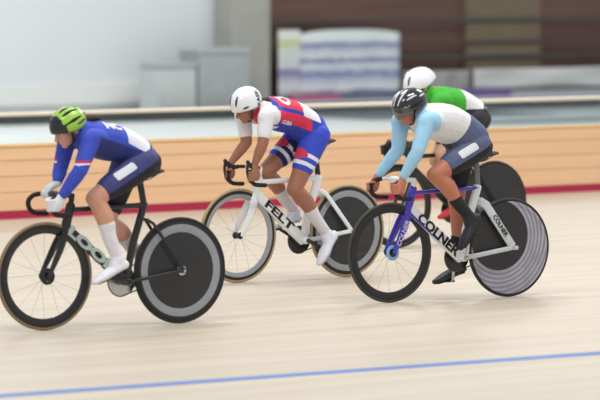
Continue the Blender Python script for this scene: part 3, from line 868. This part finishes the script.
print_on('helmet_letters', text_mesh('KASK', .048, .0018), rBo['helmet'], m_letter, rBo['helmet'], hl[0], HMb @ V((-.35, 0, .94)), HMb @ V((.94, 0, .35)), off=.002)
print_on('jersey_letters', text_mesh('CUBA', .115, .005), rBo['jersey'], mB[0], rBo['jersey'], (.150, .0, 1.30), (0, -1, 0), (1, 0, .1), maxd=.5)
print_on('jersey_letters', text_mesh('CUBA', .036, .0015), rBo['jersey'], mB[0], rBo['jersey'], (.165, .16, 1.125), (-1, 0, -.25), (-.25, 0, 1))

# ================================================================= C: light blue and white rider, right
locC, rC = (1.001, 29.36, 0), rot(33)
mCf = [m_white, m_blue, mat('gloss_silver', (198, 202, 206), rough=.3, coat=.4), m_white]
make_bike(dict(label='white and violet-blue track bike with bold black letters, at the right front', loc=locC, rot=rC,
    frame_mats=mCf, fork_m=m_blue, stem_m=m_white, bar_m=m_white, post_m=mat('post_grey', (120, 122, 128), rough=.4), crank_m=m_silver, ring_m=m_black,
    bw=.14, cx=.445, cz=.82, hz=.755, sz=.745, saddle=(-.245, .965), phi=95, fkw=1.2, dt=.040, tt=.013, st=.030, ss=.030, cs=.016,
    fw=(m_matte, m_olive, m_matte, .264, mat('hub_blue', (130, 176, 226), rough=.3), None), rw=(m_swirl, m_swirl, m_tyre, .285), text=('COLNER', .088, m_letter, .52, .0035), tsx=1.18))
bk = bpy.data.objects['track_bike.002'] if 'track_bike.002' in bpy.data.objects else None
if bk:
    # the blue edge along the down tube, letters on the fork blade and on the seat stay
    d0, d1 = V((.32, 0, .615)), V((BX, 0, BZ)); dn = (d1-d0).normalized(); nn = V((dn.z, 0, -dn.x)); nn = nn if nn.z < 0 else -nn
    for s in (1, -1):
        bm = bmesh.new(); tube(bm, [d0+nn*.026+V((0, s*.016, 0)), d0.lerp(d1, .62)+nn*.030+V((0, s*.016, 0))], [(.005, .010), (.004, .002)], smooth=False); obj('blue_edge', bm, m_blue, bk)
    f0, f1 = V((.383, .047, .53)), V((.466, .0590, .37))
    text_on('fork_letters', 'COLNER', .048, m_lav, bk, f0.lerp(f1, .42)+V((0, .0112, 0)), (f0-f1), V((1, 0, .3)), .001)
    s0, s1 = V((-.28, .037, .625)), V((-.47, .058, .35))
    text_on('stay_letters', 'COLNER', .044, m_letter, bk, s0.lerp(s1, .50)+V((0, .0100, 0)), (s1-s0), V((0, 0, 1)), .001)
skC = mat('skin_tan', (188, 120, 94), rough=.5, var=.05)
mC = [mat('jersey_offwhite', (222, 222, 226), rough=.7, var=.03), mat('sleeve_sky', (158, 204, 232), rough=.7, var=.05)]
def jrC(c):
    if c.x > .255 and abs(c.y) > .06 or (c.x > .26 and c.z < 1.13): return 1
    if c.x > .20 and abs(c.y) > .135: return 1
    if c.z < 1.08 and c.x > .1 and abs(c.y) > .14: return 1
    return 0
mCs = [mat('shorts_slate', (84, 94, 126), rough=.65, var=.1), mat('shorts_black2', (26, 27, 34), rough=.7)]
blkh = [mat('helmet_gloss_black', (28, 29, 33), rough=.18, coat=.8), mat('helmet_stripe', (206, 210, 216), rough=.3)]
mv = mat('visor_smoke', (150, 150, 146), rough=.1, trans=.6, var=.02, alpha=.7)
rCo = make_rider(dict(label='cyclist in white jersey with sky blue sleeves and glossy black helmet', group=GRP, loc=locC, rot=rC, skin=skC,
    torso=[(-.215, 1.015, .115, .090), (-.155, 1.060, .150, .120), (-.045, 1.145, .148, .118), (.06, 1.185, .160, .122), (.18, 1.205, .164, .106), (.245, 1.232, .100, .080), (.285, 1.252, .058, .056)],
    sho=(.295, .150, 1.205), elb=(.395, .195, 1.010), elbR=(.350, -.10, 1.01), wri=(.482, .150, .835), grip=(.5425, .140, .762), tax=(.12, 0, 1),
    hip=(-.145, 1.020), fs=(.05, .02), phi=95, toe=(52, 15), head=(.330, 0, 1.298), pitch=24, sleeve='long', jersey_m=mC, jersey_rule=jrC, shorts_m=mCs, shorts_rule=srA, hem=.62, thigh=.370, shank=.378,
    sock=.60, sock_m=mat('sock_black', (36, 36, 42), rough=.8), shoe_m=mat('shoe_black', (34, 34, 44), rough=.5), sole_m=m_matte,
    hair=[(-.07, 0, -.04), (-.085, 0, -.07), (-.10, .0, -.09), (-.11, 0, -.11)],
    helmet=dict(size=(.126, .100, .112), off=(-.005, 0, .010), low=low_std(.02, .30), back=1.12, taper=.12, mats=blkh, visor=mv,
        vents=[((.11, y, .045), (.01, y*1.2, .115), .008, blkh[1], 'stripe') for y in (.0, .035, -.035)]+[((.05, s*.075, .06), (-.03, s*.085, .065), .007, blkh[1], 'stripe') for s in (1, -1)]+[((-.05, s*.085, .045), (-.11, s*.06, .04), .007, blkh[1], 'stripe') for s in (1, -1)]+[((.06, s*.095, .01), (-.06, s*.10, .015), .010, mat('vent_dark', (20, 22, 22))) for s in (1, -1)])))
a, b_ = rCo['HP'][1], rCo['KN'][1]; dd = (b_-a).normalized()
print_on('shorts_patch', rect_mesh(.145, .050), rCo['shorts'], mC[0], rCo['shorts'], a+dd*.10+V((.022, .0, .032)), -dd, V((0, 0, 1)))

# ================================================================= D: green rider behind
locD, rD = (1.162, 34.963, 0), rot(36)
make_bike(dict(label='dark track bike with black disc wheel, half hidden behind the white and violet-blue one', loc=locD, rot=rD,
    frame_mats=[m_black]*4, fork_m=m_black, stem_m=m_black, bar_m=m_black, post_m=m_black, crank_m=m_black, ring_m=m_black,
    bw=.14, cx=.41, cz=.83, hz=.75, sz=.74, saddle=(-.26, .95), phi=-15, dt=.028,
    fw=(m_black, m_tyre, m_matte, .275, None, None), rw=(m_disc, m_disc, m_tyre, .285)))
skD = mat('skin_light', (206, 158, 132), rough=.5, var=.04)
mD = [mat('jersey_green', (58, 170, 46), rough=.7, var=.12), mat('jersey_yellow', (190, 214, 60), rough=.7), mC[0], mat('shorts_charcoal', (44, 44, 50), rough=.7)]
def jrD(c):
    if c.x < -.085: return 2 if c.z > 1.09 else 3
    if abs(c.y) < .02 and c.x < .16: return 1
    return 0
hD = [mat('helmet_white', (236, 238, 244)), mat('vent_grey', (60, 62, 66))]
rDo = make_rider(dict(label='cyclist in green jersey and white pointed helmet, hidden behind the black-helmeted rider', group=GRP, loc=locD, rot=rD, skin=skD,
    torso=[(-.315, 1.000, .120, .085), (-.24, 1.045, .158, .118), (-.12, 1.125, .142, .108), (.02, 1.150, .156, .110), (.13, 1.165, .158, .098), (.19, 1.190, .100, .078), (.22, 1.208, .056, .056)],
    sho=(.205, .160, 1.165), elb=(.31, .195, .975), wri=(.445, .15, .835), grip=(.5075, .14, .775), tax=(.12, 0, 1),
    hip=(-.20, 1.005), shorts_to=2, phi=-15, toe=(15, 30), head=(.285, 0, 1.285), pitch=24, sleeve='short', slen=.6, jersey_m=mD, jersey_rule=jrD, shorts_m=[mD[3]], hem=.6,
    sock=.65, sock_m=mat('sock_white', (228, 226, 232)), shoe_m=mat('shoe_red', (186, 40, 50), rough=.5), sole_m=m_matte, glove_m=mat('glove_dark', (46, 46, 48), rough=.7),
    hair=[(-.07, 0, -.04), (-.085, 0, -.07), (-.10, .0, -.09), (-.11, 0, -.11)],
    helmet=dict(size=(.128, .100, .122), off=(-.005, 0, .014), low=lambda c: (.10*-c if c < 0 else .05*c)+.18*(1-abs(c)), back=1.45, taper=.38, tailz=-.01, mats=hD,
        vents=[((.10, y, .03), (.06, y, .075), .009, hD[1]) for y in (-.03, .03)])))

# ------------------------------------------------------------------ light: hall lamps under the roof and the bright hall around
wd_ = bpy.data.worlds.new('hall_light'); sc.world = wd_; wd_.use_nodes = True
bgn = wd_.node_tree.nodes['Background']; bgn.inputs[0].default_value = (.93, .96, 1, 1); bgn.inputs[1].default_value = .62
def lamp(x, y, z, sx_, sy_, pw, rz, tilt=0):
    ld = bpy.data.lights.new('hall_lamp', 'AREA'); ld.shape = 'RECTANGLE'; ld.size = sx_; ld.size_y = sy_; ld.energy = pw; ld.color = (1, .985, .95)
    o = bpy.data.objects.new('hall_lamp', ld); COL.objects.link(o); o.location = (x, y, z); o.rotation_euler = (tilt, 0, rz)
for x, y, pw in ((-4, 20, 490), (3, 27, 500), (-2, 33, 470), (7, 38, 760)):
    lamp(x, y, 9.5, 5, 1.5, pw, math.radians(38))
lamp(-8, 54, 9.5, 8, 2, 1050, GA); lamp(4, 60, 9.5, 8, 2, 600, GA)

sc.view_settings.view_transform = 'Standard'; sc.view_settings.look = 'None'; sc.view_settings.gamma = 1
sc.view_settings.use_curve_mapping = False; sc.view_settings.exposure = -.07
